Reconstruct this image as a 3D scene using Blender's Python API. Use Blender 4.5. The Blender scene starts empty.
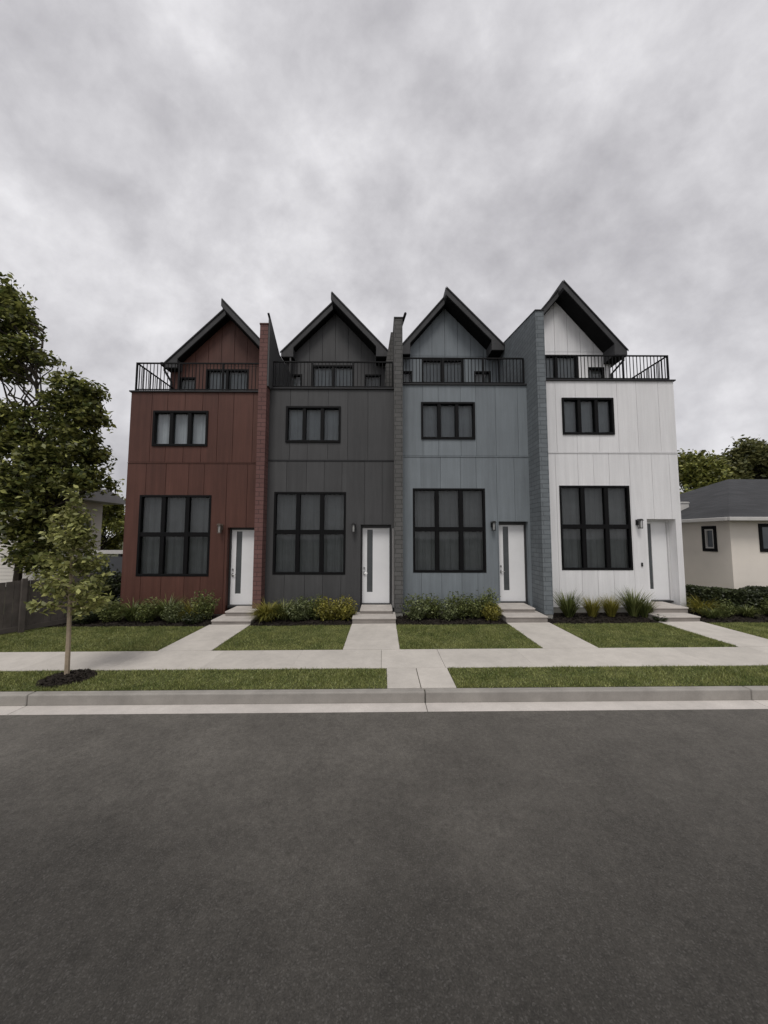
import bpy, math, random
import numpy as np
from mathutils import Matrix, Vector

random.seed(7)
rng = np.random.default_rng(11)
R = math.radians
scene = bpy.context.scene
col = scene.collection

# ------------------------------------------------------------------ camera
PITCH, ROLL, YAW = 0.07162, 0.00176, 0.00416
cam_d = bpy.data.cameras.new('camera')
cam = bpy.data.objects.new('camera', cam_d)
col.objects.link(cam)
cam_d.sensor_fit = 'VERTICAL'
cam_d.sensor_height = 36.0
cam_d.lens = 36.0 * 345.0 / 1024.0
cam_d.clip_start = 0.05
cam_d.clip_end = 2000
cam.matrix_world = (Matrix.Translation((0, -10, 2.2)) @ Matrix.Rotation(-YAW, 4, 'Z')
                    @ Matrix.Rotation(PITCH + math.pi / 2, 4, 'X') @ Matrix.Rotation(ROLL, 4, 'Z'))
scene.camera = cam

# ------------------------------------------------------------------ sky and sun
SUN_EL, SUN_AZ = R(60), R(197)      # azimuth clockwise from +Y
world = bpy.data.worlds.new('World')
scene.world = world
world.use_nodes = True
wt = world.node_tree
for n in list(wt.nodes):
    wt.nodes.remove(n)


def N(t, typ, **kw):
    n = t.nodes.new(typ)
    for k, v in kw.items():
        setattr(n, k, v)
    return n


def L(t, a, b):
    t.links.new(a, b)


def math_n(t, op, a, b=None, c=None, clamp=False):
    n = N(t, 'ShaderNodeMath', operation=op, use_clamp=clamp)
    for i, v in enumerate((a, b, c)):
        if v is None:
            continue
        if isinstance(v, (int, float)):
            n.inputs[i].default_value = v
        else:
            L(t, v, n.inputs[i])
    return n.outputs[0]


def ramp(t, fac, stops):
    n = N(t, 'ShaderNodeValToRGB')
    e = n.color_ramp.elements
    while len(e) < len(stops):
        e.new(0.5)
    for i, (p, c) in enumerate(stops):
        e[i].position = p
        e[i].color = (*c, 1) if len(c) == 3 else c
    L(t, fac, n.inputs[0])
    return n.outputs[0]


sky = N(wt, 'ShaderNodeTexSky', sky_type='NISHITA')
sky.sun_disc = False
sky.sun_elevation = SUN_EL
sky.sun_rotation = SUN_AZ
sky.air_density = 1.0
sky.dust_density = 2.0
tc = N(wt, 'ShaderNodeTexCoord')
sep = N(wt, 'ShaderNodeSeparateXYZ')
L(wt, tc.outputs['Generated'], sep.inputs[0])
cmb = N(wt, 'ShaderNodeCombineXYZ')
L(wt, sep.outputs[0], cmb.inputs[0])
L(wt, math_n(wt, 'MULTIPLY', sep.outputs[1], 1.75), cmb.inputs[1])
L(wt, math_n(wt, 'MULTIPLY', sep.outputs[2], 1.25), cmb.inputs[2])


def cloud_noise(scale, rot, off, sx=1.0, sy=1.0, detail=6, rough=0.5, dist=0.3):
    mp = N(wt, 'ShaderNodeMapping')
    mp.inputs['Location'].default_value = off
    mp.inputs['Rotation'].default_value = (0, 0, rot)
    mp.inputs['Scale'].default_value = (sx, sy, 1)
    L(wt, cmb.outputs[0], mp.inputs[0])
    n = N(wt, 'ShaderNodeTexNoise')
    n.inputs['Scale'].default_value = scale
    n.inputs['Detail'].default_value = detail
    n.inputs['Roughness'].default_value = rough
    n.inputs['Distortion'].default_value = dist
    L(wt, mp.outputs[0], n.inputs['Vector'])
    return n.outputs[0]


n1 = cloud_noise(2.9, R(48), (2.1, 4.6, 1.3), 1.0, 0.66, 9, 0.54, 0.10)
n2 = cloud_noise(7.5, R(30), (5.2, 0.4, 2.2), 1.0, 0.85, 9, 0.60, 0.10)
n3 = cloud_noise(1.0, 0.0, (4.3, 2.2, 3.5), 1.0, 1.0, 2, 0.5, 0.0)
dens = math_n(wt, 'ADD', math_n(wt, 'MULTIPLY', n1, 0.56),
              math_n(wt, 'ADD', math_n(wt, 'MULTIPLY', n2, 0.28), math_n(wt, 'MULTIPLY', n3, 0.16)))
cloud = ramp(wt, dens, [(0.375, (0.43, 0.42, 0.442)), (0.45, (0.52, 0.51, 0.532)),
                        (0.52, (0.62, 0.61, 0.632)), (0.62, (0.79, 0.78, 0.80))])
skyv = N(wt, 'ShaderNodeMixRGB', blend_type='MULTIPLY')
skyv.inputs[0].default_value = 1
L(wt, sky.outputs[0], skyv.inputs[1])
skyv.inputs[2].default_value = (0.7, 0.7, 0.7, 1)
cl10 = N(wt, 'ShaderNodeMixRGB', blend_type='MULTIPLY')
cl10.inputs[0].default_value = 1
L(wt, cloud, cl10.inputs[1])
cl10.inputs[2].default_value = (10.2, 10.2, 10.2, 1)
mixs = N(wt, 'ShaderNodeMixRGB', blend_type='MIX')
mixs.inputs[0].default_value = 0.94           # closed cloud deck over the clear sky
L(wt, skyv.outputs[0], mixs.inputs[1])
L(wt, cl10.outputs[0], mixs.inputs[2])
bg = N(wt, 'ShaderNodeBackground')
bg.inputs['Strength'].default_value = 0.1
L(wt, mixs.outputs[0], bg.inputs[0])
wo = N(wt, 'ShaderNodeOutputWorld')
L(wt, bg.outputs[0], wo.inputs[0])

sun_d = bpy.data.lights.new('sun', 'SUN')
sun_d.energy = 1.5
sun_d.angle = R(22)
sun_d.color = (1.0, 0.965, 0.92)
sun = bpy.data.objects.new('sun', sun_d)
col.objects.link(sun)
sdir = Vector((math.sin(SUN_AZ) * math.cos(SUN_EL), math.cos(SUN_AZ) * math.cos(SUN_EL), math.sin(SUN_EL)))
sun.rotation_euler = (-sdir).to_track_quat('-Z', 'Y').to_euler()
sun.location = sdir * 60

vs = scene.view_settings
vs.view_transform = 'Standard'
vs.look = 'None'
vs.exposure = 0.14
vs.gamma = 1.0
vs.use_curve_mapping = False
scene.cycles.max_bounces = 6
scene.cycles.transparent_max_bounces = 8
scene.cycles.sample_clamp_indirect = 4.0


# ------------------------------------------------------------------ materials
def new_mat(name):
    m = bpy.data.materials.new(name)
    m.use_nodes = True
    t = m.node_tree
    b = t.nodes['Principled BSDF']
    return m, t, b


def coords(t, kind='Object'):
    return N(t, 'ShaderNodeTexCoord').outputs[kind]


def noise(t, vec, scale, detail=4, rough=0.55, sc=(1, 1, 1), dist=0.0):
    if sc != (1, 1, 1):
        mp = N(t, 'ShaderNodeMapping')
        mp.inputs['Scale'].default_value = sc
        L(t, vec, mp.inputs[0])
        vec = mp.outputs[0]
    n = N(t, 'ShaderNodeTexNoise')
    n.inputs['Scale'].default_value = scale
    n.inputs['Detail'].default_value = detail
    n.inputs['Roughness'].default_value = rough
    n.inputs['Distortion'].default_value = dist
    L(t, vec, n.inputs['Vector'])
    return n.outputs[0]


def vary(t, base, facs):
    """base colour multiplied by 1 +- amount for each (fac, lo, hi)"""
    cur = None
    for fac, lo, hi in facs:
        mr = N(t, 'ShaderNodeMapRange')
        mr.inputs[1].default_value = 0.25
        mr.inputs[2].default_value = 0.75
        mr.inputs[3].default_value = lo
        mr.inputs[4].default_value = hi
        L(t, fac, mr.inputs[0])
        cur = mr.outputs[0] if cur is None else math_n(t, 'MULTIPLY', cur, mr.outputs[0])
    mx = N(t, 'ShaderNodeMixRGB', blend_type='MULTIPLY')
    mx.inputs[0].default_value = 1
    if isinstance(base, tuple):
        mx.inputs[1].default_value = (*base, 1)
    else:
        L(t, base, mx.inputs[1])
    L(t, cur, mx.inputs[2])
    return mx.outputs[0]


def bump(t, b, h, strength=0.3, dist=0.01):
    bp = N(t, 'ShaderNodeBump')
    bp.inputs['Strength'].default_value = strength
    bp.inputs['Distance'].default_value = dist
    L(t, h, bp.inputs['Height'])
    L(t, bp.outputs[0], b.inputs['Normal'])


def simple(name, c, rough=0.6, var=0.12, scale=6.0, metal=0.0, bmp=0.0, spec=0.5):
    m, t, b = new_mat(name)
    o = coords(t)
    n = noise(t, o, scale, 5)
    L(t, vary(t, c, [(n, 1 - var, 1 + var)]), b.inputs['Base Color'])
    b.inputs['Roughness'].default_value = rough
    b.inputs['Metallic'].default_value = metal
    b.inputs['Specular IOR Level'].default_value = spec
    if bmp:
        bump(t, b, noise(t, o, scale * 8, 3), bmp, 0.01)
    return m


def cladding(name, c, var=0.10, streak=0.10):
    m, t, b = new_mat(name)
    o = coords(t)
    geo = N(t, 'ShaderNodeNewGeometry')
    isl = geo.outputs['Random Per Island']
    big = noise(t, o, 0.9, 3)
    st = noise(t, o, 3.0, 6, 0.7, (2.6, 2.6, 0.16))
    fine = noise(t, o, 34.0, 3)
    L(t, vary(t, c, [(isl, 1 - var * .6, 1 + var * .6), (big, 1 - var, 1 + var), (st, 1 - streak, 1 + streak),
                     (fine, 0.96, 1.04)]), b.inputs['Base Color'])
    b.inputs['Roughness'].default_value = 0.55
    b.inputs['Specular IOR Level'].default_value = 0.25
    bump(t, b, noise(t, o, 3.0, 3, 0.6, (8, 8, 1)), 0.10, 0.01)
    return m


def brick(name, c, mortar, bw=0.34, rh=0.125):
    m, t, b = new_mat(name)
    o = coords(t)
    s = N(t, 'ShaderNodeSeparateXYZ')
    L(t, o, s.inputs[0])
    cb = N(t, 'ShaderNodeCombineXYZ')
    L(t, math_n(t, 'ADD', s.outputs[0], s.outputs[1]), cb.inputs[0])
    L(t, s.outputs[2], cb.inputs[1])
    bt = N(t, 'ShaderNodeTexBrick')
    bt.inputs['Scale'].default_value = 1
    bt.inputs['Brick Width'].default_value = bw
    bt.inputs['Row Height'].default_value = rh
    bt.inputs['Mortar Size'].default_value = 0.009
    bt.inputs['Mortar Smooth'].default_value = 0.2
    bt.inputs['Color1'].default_value = (*[x * 0.92 for x in c], 1)
    bt.inputs['Color2'].default_value = (*[x * 1.08 for x in c], 1)
    bt.inputs['Mortar'].default_value = (*mortar, 1)
    L(t, cb.outputs[0], bt.inputs[0])
    n = noise(t, o, 2.2, 4)
    f = noise(t, o, 40, 3)
    L(t, vary(t, bt.outputs[0], [(n, 0.88, 1.12), (f, 0.9, 1.1)]), b.inputs['Base Color'])
    b.inputs['Roughness'].default_value = 0.85
    b.inputs['Specular IOR Level'].default_value = 0.2
    h = math_n(t, 'SUBTRACT', math_n(t, 'MULTIPLY', f, 0.3), bt.outputs['Fac'])
    bump(t, b, h, 0.7, 0.012)
    return m


def concrete(name, c, var=0.1, scale=1.3):
    m, t, b = new_mat(name)
    o = coords(t)
    isl = N(t, 'ShaderNodeNewGeometry').outputs['Random Per Island']
    L(t, vary(t, c, [(noise(t, o, scale, 5), 1 - var, 1 + var), (noise(t, o, 60, 3), 0.93, 1.07), (isl, 0.96, 1.04),
                     (noise(t, o, 5.5, 6, 0.7), 0.90, 1.08), (noise(t, o, 0.45, 3, 0.5), 0.95, 1.05)]), b.inputs['Base Color'])
    b.inputs['Roughness'].default_value = 0.9
    b.inputs['Specular IOR Level'].default_value = 0.2
    bump(t, b, noise(t, o, 90, 3), 0.25, 0.004)
    return m


def foliage(name, c1, c2, var=0.35, transl=0.28, gloss=0.03):
    m = bpy.data.materials.new(name)
    m.use_nodes = True
    t = m.node_tree
    for n in list(t.nodes):
        t.nodes.remove(n)
    isl = N(t, 'ShaderNodeNewGeometry').outputs['Random Per Island']
    mx = N(t, 'ShaderNodeMixRGB', blend_type='MIX')
    mx.inputs[1].default_value = (*c1, 1)
    mx.inputs[2].default_value = (*c2, 1)
    n = noise(t, coords(t), 2.2, 5, 0.65)
    L(t, math_n(t, 'MULTIPLY_ADD', math_n(t, 'SUBTRACT', n, 0.5), 2.2, isl, clamp=True), mx.inputs[0])
    wn = N(t, 'ShaderNodeTexWhiteNoise', noise_dimensions='1D')
    L(t, isl, wn.inputs['W'])
    cc = vary(t, mx.outputs[0], [(wn.outputs[0], 1 - var, 1 + var)])
    d = N(t, 'ShaderNodeBsdfDiffuse')
    tr = N(t, 'ShaderNodeBsdfTranslucent')
    g = N(t, 'ShaderNodeBsdfGlossy')
    g.inputs['Roughness'].default_value = 0.45
    L(t, cc, d.inputs[0])
    L(t, cc, tr.inputs[0])
    m1 = N(t, 'ShaderNodeMixShader')
    m1.inputs[0].default_value = transl
    L(t, d.outputs[0], m1.inputs[1])
    L(t, tr.outputs[0], m1.inputs[2])
    m2 = N(t, 'ShaderNodeMixShader')
    m2.inputs[0].default_value = gloss
    L(t, m1.outputs[0], m2.inputs[1])
    L(t, g.outputs[0], m2.inputs[2])
    o = N(t, 'ShaderNodeOutputMaterial')
    L(t, m2.outputs[0], o.inputs[0])
    return m


def glass(name, tint, refl=1.0):
    m = bpy.data.materials.new(name)
    m.use_nodes = True
    t = m.node_tree
    for n in list(t.nodes):
        t.nodes.remove(n)
    fr = N(t, 'ShaderNodeFresnel')
    fr.inputs[0].default_value = 1.5
    tr = N(t, 'ShaderNodeBsdfTransparent')
    tr.inputs[0].default_value = (*tint, 1)
    g = N(t, 'ShaderNodeBsdfGlossy')
    g.inputs['Roughness'].default_value = 0.03
    bp = N(t, 'ShaderNodeBump')
    bp.inputs['Strength'].default_value = 0.05
    bp.inputs['Distance'].default_value = 0.05
    L(t, noise(t, coords(t), 1.1, 2), bp.inputs['Height'])
    L(t, bp.outputs[0], g.inputs['Normal'])
    mx = N(t, 'ShaderNodeMixShader')
    L(t, math_n(t, 'MULTIPLY', fr.outputs[0], refl), mx.inputs[0])
    L(t, tr.outputs[0], mx.inputs[1])
    L(t, g.outputs[0], mx.inputs[2])
    o = N(t, 'ShaderNodeOutputMaterial')
    L(t, mx.outputs[0], o.inputs[0])
    return m


def asphalt_mat():
    m, t, b = new_mat('asphalt')
    o = coords(t)
    grain = noise(t, o, 95, 3, 0.7)
    mid = noise(t, o, 22, 4, 0.65)
    big = noise(t, o, 0.55, 4, 0.55)
    blot = noise(t, o, 4.2, 6, 0.7)
    lanes = noise(t, o, 0.9, 3, 0.5, (0.12, 1.5, 1))
    vor = N(t, 'ShaderNodeTexVoronoi')
    vor.inputs['Scale'].default_value = 120
    L(t, o, vor.inputs['Vector'])
    sepc = N(t, 'ShaderNodeSeparateColor')
    L(t, vor.outputs['Color'], sepc.inputs[0])
    speck = math_n(t, 'POWER', sepc.outputs[0], 7.0)
    base = vary(t, (0.0880, 0.0815, 0.0720), [(grain, 0.62, 1.38), (mid, 0.76, 1.24), (blot, 0.80, 1.20), (big, 0.80, 1.20), (lanes, 0.9, 1.1)])
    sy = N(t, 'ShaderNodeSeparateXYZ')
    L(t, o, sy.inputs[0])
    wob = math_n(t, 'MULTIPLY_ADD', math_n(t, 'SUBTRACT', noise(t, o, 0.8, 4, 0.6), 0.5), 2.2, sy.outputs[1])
    wr = N(t, 'ShaderNodeMapRange', interpolation_type='SMOOTHSTEP')  # lens falloff painted into the asphalt colour, darker towards the camera
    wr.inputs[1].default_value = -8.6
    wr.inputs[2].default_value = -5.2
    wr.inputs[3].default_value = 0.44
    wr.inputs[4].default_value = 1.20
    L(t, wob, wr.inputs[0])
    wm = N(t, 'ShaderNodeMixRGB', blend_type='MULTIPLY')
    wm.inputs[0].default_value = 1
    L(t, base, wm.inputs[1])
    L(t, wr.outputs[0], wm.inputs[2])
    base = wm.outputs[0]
    add = N(t, 'ShaderNodeMixRGB', blend_type='MIX')
    L(t, math_n(t, 'MULTIPLY', speck, 0.20), add.inputs[0])
    L(t, base, add.inputs[1])
    add.inputs[2].default_value = (0.21, 0.20, 0.19, 1)
    L(t, add.outputs[0], b.inputs['Base Color'])
    b.inputs['Roughness'].default_value = 0.75
    b.inputs['Specular IOR Level'].default_value = 0.25
    bump(t, b, math_n(t, 'ADD', grain, math_n(t, 'MULTIPLY', sepc.outputs[0], 0.4)), 0.55, 0.008)
    return m


def shingle(name, c):
    m, t, b = new_mat(name)
    o = coords(t)
    s = N(t, 'ShaderNodeSeparateXYZ')
    L(t, o, s.inputs[0])
    cb = N(t, 'ShaderNodeCombineXYZ')
    L(t, math_n(t, 'ADD', s.outputs[0], s.outputs[1]), cb.inputs[0])
    L(t, math_n(t, 'MULTIPLY', s.outputs[2], 2.0), cb.inputs[1])
    bt = N(t, 'ShaderNodeTexBrick')
    bt.inputs['Scale'].default_value = 1
    bt.inputs['Brick Width'].default_value = 0.33
    bt.inputs['Row Height'].default_value = 0.15
    bt.inputs['Mortar Size'].default_value = 0.008
    bt.inputs['Color1'].default_value = (*[x * 0.78 for x in c], 1)
    bt.inputs['Color2'].default_value = (*[x * 1.25 for x in c], 1)
    bt.inputs['Mortar'].default_value = (*[x * 0.5 for x in c], 1)
    L(t, cb.outputs[0], bt.inputs[0])
    L(t, vary(t, bt.outputs[0], [(noise(t, o, 1.1, 4), 0.85, 1.15), (noise(t, o, 50, 2), 0.85, 1.15)]), b.inputs['Base Color'])
    b.inputs['Roughness'].default_value = 0.9
    bump(t, b, math_n(t, 'SUBTRACT', 1.0, bt.outputs['Fac']), 0.5, 0.01)
    return m


M = {}
M['clad_red'] = cladding('red_cladding', (0.092, 0.040, 0.030), 0.13, 0.26)
M['clad_charcoal'] = cladding('charcoal_cladding', (0.066, 0.066, 0.067), 0.11, 0.18)
M['clad_blue'] = cladding('blue_grey_cladding', (0.186, 0.209, 0.226), 0.09, 0.16)
M['clad_white'] = cladding('white_cladding', (0.75, 0.744, 0.748), 0.035, 0.10)
M['brick_red'] = brick('red_brick', (0.150, 0.080, 0.073), (0.085, 0.05, 0.047))
M['brick_dark'] = brick('dark_grey_brick', (0.110, 0.108, 0.105), (0.065, 0.065, 0.063))
M['brick_blue'] = brick('blue_grey_brick', (0.160, 0.178, 0.190), (0.105, 0.117, 0.125))
M['frame'] = simple('black_window_frame', (0.006, 0.006, 0.0065), 0.55, 0.15, 8, spec=0.12)
M['metal'] = simple('dark_trim_metal', (0.030, 0.030, 0.032), 0.55, 0.15, 5, spec=0.25)
M['soffit'] = simple('black_soffit_board', (0.010, 0.010, 0.010), 0.8, 0.2, 4, spec=0.1)
M['roofm'] = simple('dark_roof_trim', (0.056, 0.056, 0.058), 0.65, 0.22, 4, spec=0.2)
M['rail'] = simple('black_rail_metal', (0.007, 0.007, 0.0075), 0.55, 0.1, 6, spec=0.15)
M['door'] = simple('white_door_paint', (0.80, 0.80, 0.805), 0.4, 0.03, 3)
M['doorframe'] = simple('dark_door_frame', (0.030, 0.030, 0.031), 0.5, 0.1, 4)
M['doorframe_white'] = simple('pale_door_frame', (0.60, 0.60, 0.60), 0.5, 0.05, 4)
M['steel'] = simple('brushed_steel', (0.42, 0.42, 0.42), 0.35, 0.08, 20, metal=0.9)
M['glass_low'] = glass('window_glass', (0.80, 0.83, 0.84), 0.85)
M['glass_high'] = glass('upper_window_glass', (0.88, 0.91, 0.92), 1.0)
M['glass_door'] = simple('frosted_door_glass', (0.075, 0.082, 0.086), 0.22, 0.25, 2.2, spec=0.6)
M['curt_low'] = simple('grey_curtain', (0.24, 0.245, 0.245), 0.9, 0.12, 3)
M['curt_high'] = simple('pale_grey_curtain', (0.34, 0.36, 0.375), 0.9, 0.10, 3)
M['lampglass'] = simple('lamp_glass_grey', (0.35, 0.35, 0.34), 0.25, 0.1, 9)
M['lamp'] = simple('lamp_black', (0.018, 0.018, 0.018), 0.45, 0.1, 9)
M['lamp_brown'] = simple('lamp_bronze', (0.10, 0.078, 0.062), 0.5, 0.1, 9)
M['found'] = concrete('foundation_concrete', (0.24, 0.235, 0.215), 0.15)
M['conc'] = concrete('pavement_concrete', (0.500, 0.468, 0.425), 0.10)
M['conc_step'] = concrete('step_concrete', (0.45, 0.418, 0.385), 0.13, 2.2)
M['riser'] = concrete('dark_riser_concrete', (0.255, 0.232, 0.212), 0.2, 3.0)  # risers in a darker concrete than the treads
M['kerbc'] = concrete('kerb_concrete', (0.305, 0.286, 0.260), 0.20, 2.0)
M['gutterc'] = concrete('gutter_concrete', (0.52, 0.485, 0.45), 0.13, 1.6)
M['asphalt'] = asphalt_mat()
M['soil'] = simple('ground_earth', (0.075, 0.075, 0.045), 0.95, 0.25, 0.7, bmp=0.3, spec=0.1)
M['lawn'] = simple('lawn_turf', (0.085, 0.092, 0.036), 0.95, 0.25, 2.0, bmp=0.5, spec=0.1)
M['mulch'] = simple('dark_mulch', (0.030, 0.025, 0.021), 0.95, 0.5, 14, bmp=1.0, spec=0.1)
M['bark'] = simple('grey_bark', (0.045, 0.038, 0.030), 0.9, 0.35, 9, bmp=0.6, spec=0.1)
M['bark_young'] = simple('pale_young_bark', (0.36, 0.29, 0.21), 0.85, 0.2, 9, bmp=0.3, spec=0.1)
M['fencew'] = simple('dark_fence_wood', (0.078, 0.066, 0.057), 0.85, 0.35, 5, bmp=0.2)
M['stucco'] = simple('cream_stucco', (0.78, 0.722, 0.645), 0.9, 0.06, 1.2, bmp=0.15, spec=0.15)
M['siding'] = simple('white_lap_siding', (0.70, 0.665, 0.61), 0.7, 0.05, 1.5)
M['gutter_white'] = simple('pale_gutter_paint', (0.52, 0.505, 0.48), 0.5, 0.08, 3)
M['shingle'] = shingle('dark_shingle', (0.034, 0.035, 0.038))
M['roofgrey'] = simple('grey_roof_metal', (0.38, 0.38, 0.385), 0.6, 0.12, 2)
M['greypanel'] = simple('grey_fence_panel', (0.060, 0.064, 0.070), 0.7, 0.1, 3)
M['pipe'] = simple('pale_pipe', (0.36, 0.35, 0.345), 0.5, 0.05, 6)
M['darkglass'] = simple('dim_window_glass', (0.10, 0.115, 0.13), 0.12, 0.25, 2.0)
M['leaf_maple'] = foliage('maple_leaves', (0.060, 0.080, 0.022), (0.275, 0.280, 0.082), 0.55)
M['leaf_young'] = foliage('young_tree_leaves', (0.135, 0.155, 0.048), (0.40, 0.40, 0.145), 0.38)
M['leaf_far'] = foliage('far_tree_leaves', (0.080, 0.098, 0.026), (0.260, 0.260, 0.062), 0.40)
M['leaf_fardark'] = foliage('far_dark_tree_leaves', (0.060, 0.072, 0.028), (0.215, 0.210, 0.080), 0.40)
M['leaf_green'] = foliage('shrub_green_leaves', (0.072, 0.096, 0.028), (0.205, 0.225, 0.075), 0.40)
M['leaf_grey'] = foliage('shrub_grey_green_leaves', (0.085, 0.108, 0.042), (0.220, 0.245, 0.110), 0.38)
M['leaf_yellow'] = foliage('shrub_yellow_leaves', (0.150, 0.148, 0.028), (0.32, 0.285, 0.060), 0.30)
M['leaf_dark'] = foliage('shrub_dark_leaves', (0.022, 0.030, 0.013), (0.066, 0.080, 0.032), 0.35)
M['grass'] = foliage('grass_blades', (0.105, 0.140, 0.036), (0.315, 0.325, 0.115), 0.36, 0.25, 0.03)


# ------------------------------------------------------------------ mesh helpers
def gz(x):
    return 0.00734 * max(-25.0, min(25.0, x))


class MB:
    def __init__(self):
        self.v, self.f = [], []

    def box(self, x0, x1, y0, y1, z0, z1):
        b = len(self.v)
        self.v += [(x0, y0, z0), (x1, y0, z0), (x1, y1, z0), (x0, y1, z0), (x0, y0, z1), (x1, y0, z1), (x1, y1, z1), (x0, y1, z1)]
        self.f += [tuple(b + i for i in q) for q in ((0, 3, 2, 1), (4, 5, 6, 7), (0, 1, 5, 4), (1, 2, 6, 5), (2, 3, 7, 6), (3, 0, 4, 7))]
        return self

    def tilted_box(self, x0, x1, y0, y1, z0, z1):
        """box whose height follows the slope of the street"""
        b = len(self.v)
        self.box(x0, x1, y0, y1, z0, z1)
        for i in range(b, b + 8):
            x, y, z = self.v[i]
            self.v[i] = (x, y, z + gz(x))
        return self

    def prism(self, poly, a0, a1, axis='y'):
        """polygon in the plane across `axis`, extruded from a0 to a1"""
        b = len(self.v)
        n = len(poly)
        for a in (a0, a1):
            for p, q in poly:
                self.v.append((p, a, q) if axis == 'y' else (a, p, q) if axis == 'x' else (p, q, a))
        self.f.append(tuple(b + i for i in range(n)))
        self.f.append(tuple(b + n + i for i in reversed(range(n))))
        for i in range(n):
            j = (i + 1) % n
            self.f.append((b + i, b + n + i, b + n + j, b + j))
        return self

    def quad(self, *pts):
        b = len(self.v)
        self.v += [tuple(p) for p in pts]
        self.f.append(tuple(range(b, b + len(pts))))
        return self

    def tube(self, pts, radii, n=6):
        b = len(self.v)
        pts = [Vector(p) for p in pts]
        for i, p in enumerate(pts):
            d = (pts[min(i + 1, len(pts) - 1)] - pts[max(i - 1, 0)]).normalized()
            a = d.cross(Vector((0.31, 0.17, 0.93)) if abs(d.z) < 0.9 else Vector((1, 0, 0))).normalized()
            c = d.cross(a)
            for k in range(n):
                t = 2 * math.pi * k / n
                q = p + (a * math.cos(t) + c * math.sin(t)) * radii[i]
                self.v.append(tuple(q))
        for i in range(len(pts) - 1):
            for k in range(n):
                k2 = (k + 1) % n
                self.f.append((b + i * n + k, b + i * n + k2, b + (i + 1) * n + k2, b + (i + 1) * n + k))
        self.f.append(tuple(b + k for k in reversed(range(n))))
        e = b + (len(pts) - 1) * n
        self.f.append(tuple(e + k for k in range(n)))
        return self

    def beam(self, p, q, w, h):
        return self.tube([p, q], [math.hypot(w, h) / 2] * 2, 4)

    def build(self, name, mat, parent=None, origin=(0, 0, 0), bevel=0.0, smooth=False):
        me = bpy.data.meshes.new(name)
        ox, oy, oz = origin
        me.from_pydata([(x - ox, y - oy, z - oz) for x, y, z in self.v], [], self.f)
        import bmesh
        bm = bmesh.new()
        bm.from_mesh(me)
        bmesh.ops.recalc_face_normals(bm, faces=bm.faces)
        bm.to_mesh(me)
        bm.free()
        me.materials.append(mat)
        if smooth:
            me.polygons.foreach_set('use_smooth', [True] * len(me.polygons))
        o = bpy.data.objects.new(name, me)
        col.objects.link(o)
        if parent is not None:
            o.parent = parent
        else:
            o.location = origin
        if bevel:
            md = o.modifiers.new('bevel', 'BEVEL')
            md.width = bevel
            md.segments = 2
            md.limit_method = 'ANGLE'
        return o


def raw_mesh(name, verts, faces, mat, parent=None, origin=(0, 0, 0)):
    """big mesh straight from numpy arrays; faces is (n, k)"""
    verts = np.asarray(verts, dtype=np.float32) - np.asarray(origin, dtype=np.float32)
    faces = np.asarray(faces, dtype=np.int32)
    me = bpy.data.meshes.new(name)
    me.vertices.add(len(verts))
    me.vertices.foreach_set('co', verts.ravel())
    n, k = faces.shape
    me.loops.add(n * k)
    me.loops.foreach_set('vertex_index', faces.ravel())
    me.polygons.add(n)
    me.polygons.foreach_set('loop_start', np.arange(0, n * k, k, dtype=np.int32))
    me.update(calc_edges=True)
    me.materials.append(mat)
    o = bpy.data.objects.new(name, me)
    col.objects.link(o)
    if parent is not None:
        o.parent = parent
    else:
        o.location = origin
    return o


def thing(name, label, cat, loc, group=None):
    o = bpy.data.objects.new(name, None)
    o.empty_display_size = 0.3
    o.location = loc
    col.objects.link(o)
    return tag(o, label, cat, group)


def tag(o, label, cat, group=None):
    o['label'] = label
    o['category'] = cat
    if group:
        o['group'] = group
    return o


def structure(o):
    o['kind'] = 'structure'
    return o


# ------------------------------------------------------------------ ground, road, pavement
XW = 45.0
S_ROAD, S_GUT, S_KERB0, S_KERB1, S_WALK0, S_WALK1 = -15.2, -5.19, -4.95, -4.82, -4.05, -3.10


def strip(name, mat, x0, x1, y0, y1, z, build=True):
    xs = sorted({x0, x1, *[x for x in (-25.0, 25.0) if x0 < x < x1]})
    mb = MB()
    for a, b in zip(xs, xs[1:]):
        mb.quad((a, y0, z + gz(a)), (b, y0, z + gz(b)), (b, y1, z + gz(b)), (a, y1, z + gz(a)))
    return structure(mb.build(name, mat)) if build else mb


g = MB()
for a, b in ((-400, -25), (-25, 25), (25, 400)):
    for (ya, za), (yb, zb) in (((-400, -.01), (-15.4, -.01)), ((-15.4, -.01), (-15.4, -.17)), ((-15.4, -.17), (-4.88, -.17)),
                               ((-4.88, -.17), (-4.88, -.02)), ((-4.88, -.02), (400, -.02))):
        g.quad((a, ya, za + gz(a)), (b, ya, za + gz(b)), (b, yb, zb + gz(b)), (a, yb, zb + gz(a)))
structure(g.build('ground', M['soil']))
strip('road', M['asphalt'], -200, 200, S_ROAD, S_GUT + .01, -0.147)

# gutter pan and kerb in cast lengths with open joints between them
joints = [-43.0]
while joints[-1] < 43:
    joints.append(joints[-1] + 3.0)
joints = [j for j in joints if not -6.6 < j < 6.8] + [.61, -5.0, 5.25]
joints.sort()
gp, kb = MB(), MB()
for a, b in zip(joints, joints[1:]):
    gp.tilted_box(a + .004, b - .004, S_GUT, S_KERB0 - .002, -0.20, -0.139)
    kb.tilted_box(a + .005, b - .005, S_KERB0, S_KERB1, -0.20, 0.006)
structure(gp.build('gutter', M['gutterc'], bevel=0.006))
structure(kb.build('kerb', M['kerbc'], bevel=0.018))
kb2 = MB().tilted_box(-24.9, 24.9, -15.35, -15.2, -0.2, 0.005)
structure(kb2.build('far_kerb', M['kerbc'], bevel=0.015))

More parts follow.
